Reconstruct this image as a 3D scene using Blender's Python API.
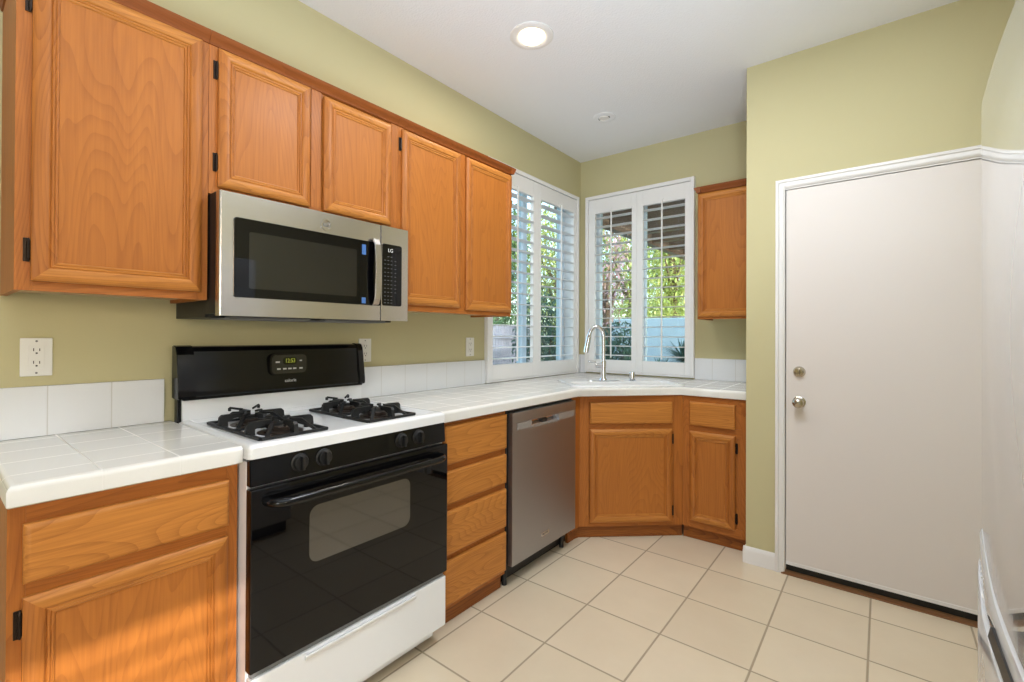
import bpy, bmesh, math, random
from mathutils import Vector, Matrix
for o in list(bpy.data.objects): bpy.data.objects.remove(o, do_unlink=True)
S = bpy.context.scene
COL = S.collection
random.seed(7)
R = math.radians

# ------------------------------------------------------------------ camera
F_PX, PY = 468.95, 332.70
YAW, PIT, ROL = .6687, .0048, .0044
cam_d = bpy.data.cameras.new('camera')
cam = bpy.data.objects.new('camera', cam_d); COL.objects.link(cam)
r0 = Vector((math.cos(YAW), math.sin(YAW), 0)); f0 = Vector((-math.sin(YAW), math.cos(YAW), 0)); u0 = Vector((0, 0, 1))
fw = f0*math.cos(PIT) + u0*math.sin(PIT); up = -f0*math.sin(PIT) + u0*math.cos(PIT)
rr = r0*math.cos(ROL) + up*math.sin(ROL); uu = -r0*math.sin(ROL) + up*math.cos(ROL)
M = Matrix((( rr.x, uu.x, -fw.x, 2.0132), (rr.y, uu.y, -fw.y, -3.4797), (rr.z, uu.z, -fw.z, 1.2291), (0, 0, 0, 1)))
cam.matrix_world = M
cam_d.sensor_width = 36; cam_d.sensor_fit = 'HORIZONTAL'
cam_d.lens = F_PX/1024*36
cam_d.shift_y = -(341-PY)/1024
cam_d.clip_start = .03; cam_d.clip_end = 200
S.camera = cam

# ------------------------------------------------------------------ world, sun, added fill lights, exposure
S.view_settings.view_transform = 'Standard'
S.view_settings.look = 'None'
S.view_settings.gamma = 1
S.view_settings.use_curve_mapping = False
S.view_settings.exposure = 0.30
w = bpy.data.worlds.new('sky'); S.world = w; w.use_nodes = True
nt = w.node_tree; bgn = nt.nodes['Background']
sky = nt.nodes.new('ShaderNodeTexSky'); sky.sky_type = 'NISHITA'; sky.sun_disc = False
sky.sun_elevation = R(22); sky.sun_rotation = R(100); sky.dust_density = 1.5
hs = nt.nodes.new('ShaderNodeHueSaturation'); hs.inputs['Saturation'].default_value = .75
nt.links.new(sky.outputs[0], hs.inputs['Color']); nt.links.new(hs.outputs[0], bgn.inputs[0]); bgn.inputs[1].default_value = .62
SUN_DIR = Vector((math.cos(R(22))*math.cos(R(-10)), math.cos(R(22))*math.sin(R(-10)), math.sin(R(22))))
sd = bpy.data.lights.new('sun', 'SUN'); sd.energy = 3.2; sd.angle = R(.6); sd.color = (1, .96, .90)
so = bpy.data.objects.new('sun', sd); COL.objects.link(so); so.rotation_euler = SUN_DIR.to_track_quat('Z', 'Y').to_euler()
def area(name, loc, target, sx, sy, power, col):
    d = bpy.data.lights.new(name, 'AREA'); d.shape = 'RECTANGLE'; d.size = sx; d.size_y = sy; d.energy = power; d.color = col
    o = bpy.data.objects.new(name, d); COL.objects.link(o); o.location = loc
    o.rotation_euler = (Vector(loc)-Vector(target)).to_track_quat('Z', 'Y').to_euler()
    return o
# area light added in the unseen rear wall opening, standing in for daylight
area('rear_opening_fill', (3.7, -7.1, 1.2), (2.8, 0, 1.2), 1.3, 2.2, 32, (.88, .94, 1))
# unseen area light added behind the camera to brighten the ceiling; no lamp built
area('ceiling_fill', (2.2, -3.95, 1.0), (1.85, -2.95, 2.7), .9, .6, 38, (.74, .86, 1)).data.spread = R(112)

# ------------------------------------------------------------------ mesh builder
class B:
    def __init__(s): s.bm = bmesh.new()
    def box(s, x0, y0, z0, x1, y1, z1, bev=0, mi=0, seg=2, mat=None):
        t = bmesh.new(); bmesh.ops.create_cube(t, size=1)
        for v in t.verts:
            v.co = Vector(((x0+x1)/2+v.co.x*abs(x1-x0), (y0+y1)/2+v.co.y*abs(y1-y0), (z0+z1)/2+v.co.z*abs(z1-z0)))
        if bev: bmesh.ops.bevel(t, geom=list(t.edges), offset=bev, segments=seg, affect='EDGES', profile=.5)
        return s.join(t, mi, mat)
    def join(s, t, mi=0, mat=None):
        m = {}
        for v in t.verts: m[v] = s.bm.verts.new((mat @ v.co) if mat else v.co)
        for f in t.faces:
            try: nf = s.bm.faces.new([m[v] for v in f.verts]); nf.material_index = mi
            except ValueError: pass
        t.free(); return s
    def prism(s, poly, z0, z1, axis='z', mi=0, bev=0, mat=None):
        """poly in the two other axes, extruded along axis"""
        def P(a, b, c):
            return {'z': (a, b, c), 'y': (a, c, b), 'x': (c, a, b)}[axis]
        t = bmesh.new()
        lo = [t.verts.new(P(a, b, z0)) for a, b in poly]; hi = [t.verts.new(P(a, b, z1)) for a, b in poly]
        n = len(poly)
        t.faces.new(lo); t.faces.new(hi)
        for i in range(n): t.faces.new((lo[i], lo[(i+1) % n], hi[(i+1) % n], hi[i]))
        bmesh.ops.recalc_face_normals(t, faces=list(t.faces))
        if bev: bmesh.ops.bevel(t, geom=list(t.edges), offset=bev, segments=2, affect='EDGES')
        return s.join(t, mi, mat)
    def lathe(s, prof, n=32, mat=None, mi=0):
        """prof: (r,z) list, about z"""
        t = bmesh.new(); rings = []
        for r, z in prof:
            if r < 1e-6: rings.append([t.verts.new((0, 0, z))])
            else: rings.append([t.verts.new((r*math.cos(2*math.pi*i/n), r*math.sin(2*math.pi*i/n), z)) for i in range(n)])
        for a, b in zip(rings, rings[1:]):
            for i in range(n):
                j = (i+1) % n
                q = [a[i % len(a)], a[j % len(a)], b[j % len(b)], b[i % len(b)]]
                u = []
                for v in q:
                    if v not in u: u.append(v)
                if len(u) > 2:
                    try: t.faces.new(u)
                    except ValueError: pass
        bmesh.ops.recalc_face_normals(t, faces=list(t.faces))
        return s.join(t, mi, mat)
    def tube(s, pts, r, n=12, mi=0, mat=None, sx=1.0):
        pts = [Vector(p) for p in pts]; t = bmesh.new(); rings = []
        rs = r if isinstance(r, (list, tuple)) else [r]*len(pts)
        prev = None
        for i, p in enumerate(pts):
            d = (pts[min(i+1, len(pts)-1)]-pts[max(i-1, 0)]).normalized()
            if prev is None:
                a = Vector((0, 0, 1)) if abs(d.z) < .9 else Vector((1, 0, 0)); x = d.cross(a).normalized()
            else: x = (prev-d*prev.dot(d)).normalized()
            prev = x; y = d.cross(x)
            rings.append([t.verts.new(p+(x*math.cos(2*math.pi*k/n)*sx+y*math.sin(2*math.pi*k/n))*rs[i]) for k in range(n)])
        for a, b in zip(rings, rings[1:]):
            for k in range(n): t.faces.new((a[k], a[(k+1) % n], b[(k+1) % n], b[k]))
        t.faces.new(rings[0]); t.faces.new(rings[-1])
        bmesh.ops.recalc_face_normals(t, faces=list(t.faces))
        return s.join(t, mi, mat)
    def build(s, name, mats, parent=None, loc=None, ang=35, flat=False):
        me = bpy.data.meshes.new(name); s.bm.normal_update(); s.bm.to_mesh(me); s.bm.free()
        for m in (mats if isinstance(mats, (list, tuple)) else [mats]): me.materials.append(m)
        if not flat:
            me.shade_smooth(); me.set_sharp_from_angle(angle=R(ang))
        o = bpy.data.objects.new(name, me); COL.objects.link(o)
        if not flat: wn_ = o.modifiers.new('weighted_normals', 'WEIGHTED_NORMAL'); wn_.keep_sharp = True; wn_.weight = 80
        if parent: o.parent = parent
        if loc: o.location = loc
        return o
def tag(o, label=None, cat=None, group=None, kind=None):
    if label: o['label'] = label
    if cat: o['category'] = cat
    if group: o['group'] = group
    if kind: o['kind'] = kind
    return o
def empty(name, loc, rz=0, label=None, cat=None, group=None):
    o = bpy.data.objects.new(name, None); COL.objects.link(o); o.location = loc; o.rotation_euler.z = rz
    o.empty_display_size = .1
    return tag(o, label, cat, group)
def text_mesh(name, body, size, mat, parent, loc, rot, extrude=.0004, align='CENTER', sx=1.0):
    c = bpy.data.curves.new(name, 'FONT'); c.body = body; c.size = size; c.extrude = extrude; c.align_x = align; c.align_y = 'CENTER'
    t = bpy.data.objects.new(name+'_tmp', c); COL.objects.link(t)
    dg = bpy.context.evaluated_depsgraph_get(); me = bpy.data.meshes.new_from_object(t.evaluated_get(dg))
    bpy.data.objects.remove(t, do_unlink=True); me.materials.clear(); me.materials.append(mat)
    o = bpy.data.objects.new(name, me); COL.objects.link(o); o.parent = parent; o.location = loc; o.rotation_euler = rot; o.scale = (sx, 1, 1)
    return o

# ------------------------------------------------------------------ materials
def lin(r, g, b):
    f = lambda c: (c/255/12.92) if c/255 <= .04045 else ((c/255+.055)/1.055)**2.4
    return (f(r), f(g), f(b), 1)
def mat(name, rgb, rough=.5, metal=0, spec=.5, coat=0, bump=None, aniso=0, emis=None, es=0):
    m = bpy.data.materials.new(name); m.use_nodes = True; n = m.node_tree; p = n.nodes['Principled BSDF']
    p.inputs['Base Color'].default_value = lin(*rgb); p.inputs['Roughness'].default_value = rough
    p.inputs['Metallic'].default_value = metal; p.inputs['Specular IOR Level'].default_value = spec
    p.inputs['Coat Weight'].default_value = coat
    if emis: p.inputs['Emission Color'].default_value = lin(*emis); p.inputs['Emission Strength'].default_value = es
    if bump:
        sc, st, dist = bump
        tc = n.nodes.new('ShaderNodeTexCoord'); no = n.nodes.new('ShaderNodeTexNoise'); no.inputs['Scale'].default_value = sc; no.inputs['Detail'].default_value = 3
        b = n.nodes.new('ShaderNodeBump'); b.inputs['Strength'].default_value = st; b.inputs['Distance'].default_value = dist
        n.links.new(tc.outputs['Object'], no.inputs['Vector']); n.links.new(no.outputs[0], b.inputs['Height']); n.links.new(b.outputs[0], p.inputs['Normal'])
    return m
def mth(n, op, a, b=None):
    q = n.nodes.new('ShaderNodeMath'); q.operation = op
    for i, v in enumerate((a, b)):
        if v is None: continue
        if isinstance(v, (int, float)): q.inputs[i].default_value = v
        else: n.links.new(v, q.inputs[i])
    return q.outputs[0]
def wood(name, light, dark, axis='z', rough=.46, ring=20.0, contrast=1.0):
    m = bpy.data.materials.new(name); m.use_nodes = True; n = m.node_tree; p = n.nodes['Principled BSDF']
    tc = n.nodes.new('ShaderNodeTexCoord'); oi = n.nodes.new('ShaderNodeObjectInfo')
    ad = n.nodes.new('ShaderNodeVectorMath'); ad.operation = 'ADD'
    rv = n.nodes.new('ShaderNodeVectorMath'); rv.operation = 'SCALE'; rv.inputs[0].default_value = (7, 5, 9)
    n.links.new(oi.outputs['Random'], rv.inputs['Scale'])
    n.links.new(tc.outputs['Object'], ad.inputs[0]); n.links.new(rv.outputs[0], ad.inputs[1])
    def mapped(sc_a, sc_o):
        mp = n.nodes.new('ShaderNodeMapping'); s = [sc_o]*3; s['xyz'.index(axis)] = sc_a; mp.inputs['Scale'].default_value = s
        n.links.new(ad.outputs[0], mp.inputs['Vector']); return mp.outputs[0]
    def noise(vec, sc, det, ro=.5):
        q = n.nodes.new('ShaderNodeTexNoise'); q.inputs['Scale'].default_value = sc; q.inputs['Detail'].default_value = det; q.inputs['Roughness'].default_value = ro
        n.links.new(vec, q.inputs['Vector']); return q.outputs[0]
    field = noise(mapped(.8, 6.0), 1.0, 1.5, .4)
    rings = mth(n, 'FRACT', mth(n, 'MULTIPLY', field, ring*2.2))
    tri = mth(n, 'POWER', rings, 3.0)                       # early wood to late wood
    fine = noise(mapped(5, 160), 1.0, 4, .6)
    pores = noise(mapped(14, 420), 1.0, 2, .5)
    mottled = noise(mapped(1.5, 9), 1.0, 3, .6)
    v = mth(n, 'ADD', mth(n, 'MULTIPLY', tri, .26*contrast), mth(n, 'MULTIPLY', fine, .75*contrast))
    v = mth(n, 'ADD', v, mth(n, 'MULTIPLY', pores, .22*contrast))
    v = mth(n, 'ADD', v, mth(n, 'MULTIPLY', mottled, .35))
    v = mth(n, 'SUBTRACT', v, .36)
    cr = n.nodes.new('ShaderNodeValToRGB'); e = cr.color_ramp.elements
    e[0].position = .05; e[0].color = lin(*light); e[1].position = .95; e[1].color = lin(*dark)
    n.links.new(v, cr.inputs[0]); n.links.new(cr.outputs[0], p.inputs['Base Color'])
    p.inputs['Roughness'].default_value = rough; p.inputs['Coat Weight'].default_value = .05; p.inputs['Coat Roughness'].default_value = .2; p.inputs['Specular IOR Level'].default_value = .3
    b = n.nodes.new('ShaderNodeBump'); b.inputs['Strength'].default_value = .12; b.inputs['Distance'].default_value = .001
    n.links.new(fine, b.inputs['Height']); n.links.new(b.outputs[0], p.inputs['Normal'])
    return m
def tiles(name, c1, c2, grout, px, py, ox, oy, gw, rough=.25, axes='xy', mott=(6, .5), bumpd=.001):
    m = bpy.data.materials.new(name); m.use_nodes = True; n = m.node_tree; p = n.nodes['Principled BSDF']
    tc = n.nodes.new('ShaderNodeTexCoord'); sp = n.nodes.new('ShaderNodeSeparateXYZ'); n.links.new(tc.outputs['Object'], sp.inputs[0])
    def line(ax, pitch, off):
        if not pitch: return None, None
        u = mth(n, 'DIVIDE', mth(n, 'SUBTRACT', sp.outputs['XYZ'.index(ax.upper())], off), pitch)
        fr = mth(n, 'FRACT', u)
        d = mth(n, 'MULTIPLY', mth(n, 'SUBTRACT', .5, mth(n, 'ABSOLUTE', mth(n, 'SUBTRACT', fr, .5))), pitch)
        return d, mth(n, 'FLOOR', u)
    d1, i1 = line(axes[0], px, ox); d2, i2 = line(axes[1], py, oy)
    d = d1 if d2 is None else (d2 if d1 is None else mth(n, 'MINIMUM', d1, d2))
    mr = n.nodes.new('ShaderNodeMapRange'); mr.inputs['From Min'].default_value = gw*.35; mr.inputs['From Max'].default_value = gw*.65
    n.links.new(d, mr.inputs['Value']); msk = mr.outputs[0]
    cid = mth(n, 'ADD', i1 if i1 is not None else 0, mth(n, 'MULTIPLY', i2, 17.3) if i2 is not None else 0)
    wn = n.nodes.new('ShaderNodeTexWhiteNoise'); wn.noise_dimensions = '1D'; n.links.new(cid, wn.inputs['W'])
    no = n.nodes.new('ShaderNodeTexNoise'); no.inputs['Scale'].default_value = mott[0]; no.inputs['Detail'].default_value = 5; no.inputs['Roughness'].default_value = .6
    n.links.new(tc.outputs['Object'], no.inputs['Vector'])
    fac = mth(n, 'ADD', mth(n, 'MULTIPLY', no.outputs[0], mott[1]*1.6), mth(n, 'MULTIPLY', wn.outputs[0], .35))
    cr = n.nodes.new('ShaderNodeMix'); cr.data_type = 'RGBA'; cr.inputs['A'].default_value = lin(*c1); cr.inputs['B'].default_value = lin(*c2)
    n.links.new(fac, cr.inputs['Factor'])
    mx = n.nodes.new('ShaderNodeMix'); mx.data_type = 'RGBA'; mx.inputs['A'].default_value = lin(*grout)
    n.links.new(msk, mx.inputs['Factor']); n.links.new(cr.outputs['Result'], mx.inputs['B']); n.links.new(mx.outputs['Result'], p.inputs['Base Color'])
    rg = n.nodes.new('ShaderNodeMapRange'); rg.inputs['To Min'].default_value = .75; rg.inputs['To Max'].default_value = rough
    n.links.new(msk, rg.inputs['Value']); n.links.new(rg.outputs[0], p.inputs['Roughness'])
    b = n.nodes.new('ShaderNodeBump'); b.inputs['Strength'].default_value = .5; b.inputs['Distance'].default_value = bumpd
    n.links.new(msk, b.inputs['Height']); n.links.new(b.outputs[0], p.inputs['Normal'])
    return m
def brushed(name, rgb, rough=.28, axis='y'):
    m = mat(name, rgb, rough, 1); n = m.node_tree; p = n.nodes['Principled BSDF']
    tc = n.nodes.new('ShaderNodeTexCoord'); mp = n.nodes.new('ShaderNodeMapping'); s = [350, 350, 350]; s['xyz'.index(axis)] = 2; mp.inputs['Scale'].default_value = s
    no = n.nodes.new('ShaderNodeTexNoise'); no.inputs['Scale'].default_value = 1; no.inputs['Detail'].default_value = 3
    n.links.new(tc.outputs['Object'], mp.inputs[0]); n.links.new(mp.outputs[0], no.inputs['Vector'])
    rg = n.nodes.new('ShaderNodeMapRange'); rg.inputs['To Min'].default_value = rough-.015; rg.inputs['To Max'].default_value = rough+.02
    n.links.new(no.outputs[0], rg.inputs['Value']); n.links.new(rg.outputs[0], p.inputs['Roughness'])
    return m
def glass(name, tint=(235, 245, 245)):
    m = bpy.data.materials.new(name); m.use_nodes = True; n = m.node_tree; n.nodes.clear()
    o = n.nodes.new('ShaderNodeOutputMaterial'); t = n.nodes.new('ShaderNodeBsdfTransparent'); t.inputs[0].default_value = lin(*tint)
    g = n.nodes.new('ShaderNodeBsdfGlossy'); g.inputs['Roughness'].default_value = .01
    fr = n.nodes.new('ShaderNodeLayerWeight'); fr.inputs[0].default_value = .5; mx = n.nodes.new('ShaderNodeMixShader')
    n.links.new(mth(n, 'ADD', mth(n, 'MULTIPLY', mth(n, 'POWER', fr.outputs['Facing'], 5), .9), .035), mx.inputs[0]); n.links.new(t.outputs[0], mx.inputs[1]); n.links.new(g.outputs[0], mx.inputs[2]); n.links.new(mx.outputs[0], o.inputs[0])
    return m

OAK_L, OAK_D = (186, 114, 47), (118, 60, 17)
M_oak_v = wood('oak_vertical', OAK_L, OAK_D, 'z')
M_oak_h = wood('oak_horizontal', (204, 134, 60), (136, 76, 26), 'x', contrast=1.05)
M_panel = wood('oak_panel', (182, 111, 45), (126, 66, 22), 'z', ring=16, contrast=.8)
M_frame_v = wood('oak_face_vertical', (186, 112, 46), (118, 60, 18), 'z')
M_frame_h = wood('oak_face_horizontal', (186, 112, 46), (118, 60, 18), 'x')
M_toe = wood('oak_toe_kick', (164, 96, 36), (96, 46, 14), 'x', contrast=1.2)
M_crown = wood('oak_crown', (138, 74, 28), (88, 42, 14), 'x', contrast=.7)
M_inside = mat('cabinet_inside', (196, 168, 130), .6)
M_hinge = mat('dark_bronze', (46, 36, 30), .35, .8)
M_wall = mat('wall_paint', (197, 188, 146), .75, bump=(160, .12, .002))
M_ceil = mat('ceiling_paint', (236, 236, 238), .8, bump=(120, .5, .004))
M_trim = mat('white_trim_paint', (232, 229, 226), .35)
M_door = mat('white_door_paint', (226, 218, 212), .45)
M_shut = mat('white_shutter_paint', (236, 234, 232), .35)
M_floor = tiles('floor_tile', (225, 209, 183), (208, 191, 164), (164, 148, 124), .3385, .342, .6165, -.895+.342*20, .0075, .32, mott=(5, .45), bumpd=.0015)
M_ctile = tiles('counter_tile', (232, 230, 224), (226, 223, 217), (226, 223, 217), .152, .152, .055+.152*4, -3.367, .0032, .12, mott=(3, .4), bumpd=.0006)
M_bst_l = tiles('splash_tile_left', (228, 228, 228), (222, 222, 222), (200, 197, 192), 0, .152, 0, -3.234, .003, .12, axes='zy', mott=(3, .4), bumpd=.0006)
M_bst_b = tiles('splash_tile_back', (230, 230, 232), (224, 225, 228), (202, 199, 196), .152, 0, 1.072, 0, .003, .12, axes='xz', mott=(3, .4), bumpd=.0006)
M_enamel = mat('white_enamel', (234, 234, 234), .18, coat=.3)
M_fridge = mat('white_fridge_enamel', (196, 198, 200), .07, spec=.9, coat=.6)
M_blk = mat('black_enamel', (11, 11, 13), .14, spec=.35)
M_blkglass = mat('black_glass', (7, 7, 9), .03, spec=.4)
M_ovenwin = mat('oven_window_glass', (34, 32, 30), .05, spec=1); M_ovenwin.node_tree.nodes['Principled BSDF'].inputs['IOR'].default_value = 1.75
M_blkmatte = mat('black_plastic', (20, 20, 21), .45)
M_iron = mat('cast_iron', (17, 17, 17), .5, bump=(200, .2, .001))
M_burner = mat('burner_aluminium', (70, 60, 54), .45, .6)
M_ss = brushed('stainless_steel', (204, 200, 197), .26, 'x')
M_ssd = brushed('stainless_steel_dishwasher', (168, 168, 172), .40, 'x')
M_chrome = mat('chrome', (225, 225, 228), .08, 1)
M_nickel = mat('satin_nickel', (190, 182, 166), .25, 1)
M_plate = mat('white_plate_plastic', (234, 232, 226), .3)
M_slot = mat('dark_slot', (40, 36, 34), .6)
M_mark = mat('white_print', (210, 210, 205), .5)
M_grey = mat('grey_print', (120, 120, 120), .5)
M_glass = glass('window_glass')
M_vinyl = mat('white_vinyl', (222, 232, 240), .4)
M_thresh = wood('threshold_oak', (138, 96, 62), (84, 52, 32), 'x')
M_lcd = mat('clock_display', (30, 34, 14), .2)
M_lcdd = mat('clock_digits', (180, 190, 60), .5, emis=(190, 200, 60), es=.15)

# ------------------------------------------------------------------ room shell
CEIL = 2.694
XP, YD = 1.43, -.68           # partition corner; face of the wall that holds the white door
def struct(o): o['kind'] = 'structure'; return o
b = B(); b.box(-.16, -7.1, -.12, 4.75, .16, 0); struct(b.build('floor', M_floor))
b = B(); b.box(-.35, -7.3, CEIL, 4.95, .35, CEIL+.25); struct(b.build('ceiling', M_ceil))
WL = (-1.20, -.09, .94, 2.355)      # window opening in the left wall: y0,y1,z0,z1
b = B()
b.box(-.16, -7.1, 0, 0, WL[0], CEIL); b.box(-.16, WL[1], 0, 0, .16, CEIL)
b.box(-.16, WL[0], 0, 0, WL[1], WL[2]); b.box(-.16, WL[0], WL[3], 0, WL[1], CEIL)
struct(b.build('wall_left', M_wall, flat=True))
WB = (.085, .925, .945, 2.355)
b = B()
b.box(0, 0, 0, WB[0], .16, CEIL); b.box(WB[1], 0, 0, 3.16, .16, CEIL)
b.box(WB[0], 0, 0, WB[1], .16, WB[2]); b.box(WB[0], 0, WB[3], WB[1], .16, CEIL)
struct(b.build('wall_back', M_wall, flat=True))
b = B()                       # wall with the door: left jamb piece, over-door piece, right piece
b.box(XP, YD, 0, 1.60, -.001, CEIL); b.box(1.60, YD, 2.01, 2.43, YD+.12, CEIL); b.box(2.43, YD, 0, 3.0, YD+.12, CEIL)
struct(b.build('wall_door_side', M_wall, flat=True))
b = B(); b.box(2.99, -3.1, 0, 3.12, YD+.12, CEIL); b.box(3.12, -3.1, 0, 4.62, -2.98, CEIL)
struct(b.build('wall_right', M_wall, flat=True))
WR = (-4.25, -3.55, 1.25, 2.25)
b = B()
b.box(4.6, WR[1], 0, 4.75, -2.98, CEIL); b.box(4.6, -7.1, 0, 4.75, WR[0], CEIL)
for q in (WR,): b.box(4.6, q[0], 0, 4.75, q[1], q[2]); b.box(4.6, q[0], q[3], 4.75, q[1], CEIL)
struct(b.build('wall_far_right', M_wall, flat=True))
b = B()
b.box(-.16, -7.2, 0, 3.0, -7.05, CEIL); b.box(4.4, -7.2, 0, 4.75, -7.05, CEIL); b.box(3.0, -7.2, 2.35, 4.4, -7.05, CEIL)
struct(b.build('wall_rear', M_wall, flat=True))
# baseboard
prof = [(0, 0), (.014, 0), (.014, .062), (.010, .078), (.004, .088), (0, .088)]
b = B()
b.prism([(YD-p, z) for p, z in prof], XP-.012, 1.572, 'x')
b.prism([(XP-p, z) for p, z in prof], YD-.012, YD+.13, 'y')
struct(b.build('baseboard_door_side', M_trim))
b = B(); b.prism([(YD-p, z) for p, z in prof], 2.48, 2.99, 'x'); struct(b.build('baseboard_right', M_trim))

# door
d = empty('door_1', (1.60, YD, 0)); struct(d)
DX0, DX1, DZ = .018, .805, 1.985
b = B()
casp = [(0, 0), (0, .016), (.006, .020), (.014, .020), (.018, .015), (.032, .013), (.037, .010), (.043, .006), (.043, 0)]   # from outer edge inwards
def casing_rings(b, x0, x1, z1, prof, sgn=-1, z0=0):
    t = b.bm
    loops = []
    for ins, out in prof:
        loops.append([t.verts.new((x0+ins, sgn*out, z0)), t.verts.new((x0+ins, sgn*out, z1-ins)), t.verts.new((x1-ins, sgn*out, z1-ins)), t.verts.new((x1-ins, sgn*out, z0))])
    for a, c in zip(loops, loops[1:]):
        for i in range(3): t.faces.new((a[i], a[i+1], c[i+1], c[i]))
casing_rings(b, -.028, .853, 2.043, casp)
bmesh.ops.recalc_face_normals(b.bm, faces=list(b.bm.faces))
b.box(0, 0, 0, .014, .12, 2.0); b.box(.814, 0, 0, .828, .12, 2.0); b.box(0, 0, 1.992, .828, .12, 2.006)
b.box(.014, .05, 0, .026, .062, 1.99); b.box(.80, .05, 0, .814, .062, 1.99); b.box(.014, .05, 1.98, .814, .062, 1.992)
b.build('door_frame', M_trim, d)
leaf = B().box(DX0, .006, .05, DX1+.006, .045, DZ+.004, bev=.0015).build('door_leaf', M_door, d)
b = B(); b.box(DX0, .003, .045, DX1+.006, .007, .062, bev=.001); b.build('door_sweep', M_trim, leaf)
b = B(); b.box(DX0, .016, .012, DX1+.006, .034, .050, .001); b.build('gap_shade_strip', M_blkmatte, leaf)  # black strip added under the leaf; its colour stands in for gap shade
b = B(); b.prism([(-.020, 0), (-.020, .004), (-.006, .008), (.11, .008), (.11, 0)], .0, .828, 'x'); b.build('threshold', M_thresh, d)
kx = 1.678-1.60
rotY = Matrix.Rotation(R(90), 4, 'X')
kn = B(); kn.lathe([(0, 0), (.029, 0), (.029, .004), (.024, .008), (.012, .011), (.011, .028), (.017, .034), (.025, .044), (.026, .052), (.021, .060), (.010, .065), (0, .066)], 28, Matrix.Translation((kx, .006, .892)) @ rotY)
kn.build('door_knob', M_nickel, d)
kn = B(); kn.lathe([(0, 0), (.028, 0), (.027, .005), (.022, .011), (.017, .012), (.016, .016), (0, .017)], 28, Matrix.Translation((kx, .006, 1.046)) @ rotY)
kn.box(kx-.004, -.026, 1.033, kx+.004, -.009, 1.059, bev=.002)
kn.build('deadbolt', M_nickel, d)
kn = B(); kn.box(.0135, -.0006, .86, .0155, .006, .92); kn.build('strike_plate', M_nickel, d)

# ------------------------------------------------------------------ windows with shutters
def window(name, rz, loc, W, z0, z1):
    """local x along the wall to the right as seen from inside, y outwards"""
    r = empty(name, loc, rz); struct(r)
    b = B(); fy0, fy1 = .10, .155
    b.box(0, fy0, z0, .045, fy1, z1, .004); b.box(W-.045, fy0, z0, W, fy1, z1, .004)
    b.box(.045, fy0, z0, W-.045, fy1, z0+.05, .004); b.box(.045, fy0, z1-.045, W-.045, fy1, z1, .004)
    b.box(W/2-.025, fy0+.005, z0+.05, W/2+.025, fy1-.005, z1-.045, .003)
    fr = b.build('window_frame', M_vinyl, r)
    b = B(); b.box(.045, .125, z0+.05, W/2-.025, .129, z1-.045); b.box(W/2+.025, .125, z0+.05, W-.045, .129, z1-.045)
    b.build('window_pane', M_glass, r)
    b = B(); b.box(0, .0, z0-.0, W, .10, z0+.008); b.box(0, 0, z0+.008, .006, .1, z1); b.box(W-.006, 0, z0+.008, W, .1, z1); b.box(.006, 0, z1-.006, W-.006, .1, z1)
    b.build('window_reveal', M_trim, r)
    return r
window('window_1', R(90), (0, WL[0], 0), WL[1]-WL[0], WL[2], WL[3])
window('window_2', 0, (WB[0], 0, 0), WB[1]-WB[0], WB[2], WB[3])
def shutter(loc, rz, W, z0, z1, panels, lz0, lz1, label, n=16, tilt=1):
    r = empty('plantation_shutter', loc, rz, label, 'window shutter')
    b = B(); fw_ = .028
    # outer frame stands proud of the wall
    b.box(0, -.030, z0, fw_, .0, z1, .003); b.box(W-fw_, -.030, z0, W, .0, z1, .003)
    b.box(fw_, -.030, z1-fw_, W-fw_, .0, z1, .003)
    b.box(fw_, -.020, z0, W-fw_, .0, z0+.012, .002)
    b.build('shutter_frame', M_shut, r)
    for (x0, x1, a0, a1) in panels:          # panel outer edges, louvre opening edges
        b = B(); ya, yb = -.022, .006
        b.box(x0, ya, z0+.014, a0, yb, z1-.031, .002); b.box(a1, ya, z0+.014, x1, yb, z1-.031, .002)
        b.box(a0, ya, z0+.014, a1, yb, lz0, .002); b.box(a0, ya, lz1, a1, yb, z1-.031, .002)
        p = b.build('shutter_panel', M_shut, r)
        b = B(); pitch = (lz1-lz0)/n; ch = .076; yc = .0
        for i in range(n):
            zc = lz0+pitch*(i+.5)
            m = Matrix.Translation((0, yc, zc)) @ Matrix.Rotation(R(tilt), 4, 'X')
            pr = [(ch/2*math.cos(t), .0038*math.sin(t)) for t in [2*math.pi*k/14 for k in range(14)]]
            b.prism(pr, a0+.003, a1-.003, 'x', mat=m)
        b.build('louvers', M_shut, p)
        b = B(); xm = (a0+a1)/2
        b.box(xm-.005, -.056, lz0+.02, xm+.005, -.046, lz1+.015, .002)
        for i in range(n):
            zc = lz0+pitch*(i+.5); b.box(xm-.0012, -.047, zc-.001, xm+.0012, -.041, zc+.001)
        b.box(xm-.003, -.028, lz1+.022, xm+.003, -.021, lz1+.03)
        b.build('tilt_rod', M_shut, p)
    for zc in (z0+.15, z1-.18):
        for xh in (fw_, W-fw_): B().box(xh-.006, -.033, zc-.03, xh+.006, -.029, zc+.03, .001).build('hinge', M_shut, r)
    return r
# left wall: local x runs +Y
yl0 = -1.222
shutter((0.001, yl0, 0), R(90), 1.152, .919, 2.378, [(.031, .5735, .062, .507), (.5745, 1.121, .607, 1.074)], 1.032, 2.236,
        'white plantation shutter on the left wall window beside the oak wall cabinets')
xb0 = .062
shutter((xb0, -.001, 0), 0, .888, .925, 2.378, [(.030, .4495, .088, .409), (.4505, .858, .501, .821)], 1.032, 2.230,
        'white plantation shutter on the back wall window behind the chrome faucet')

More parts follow.
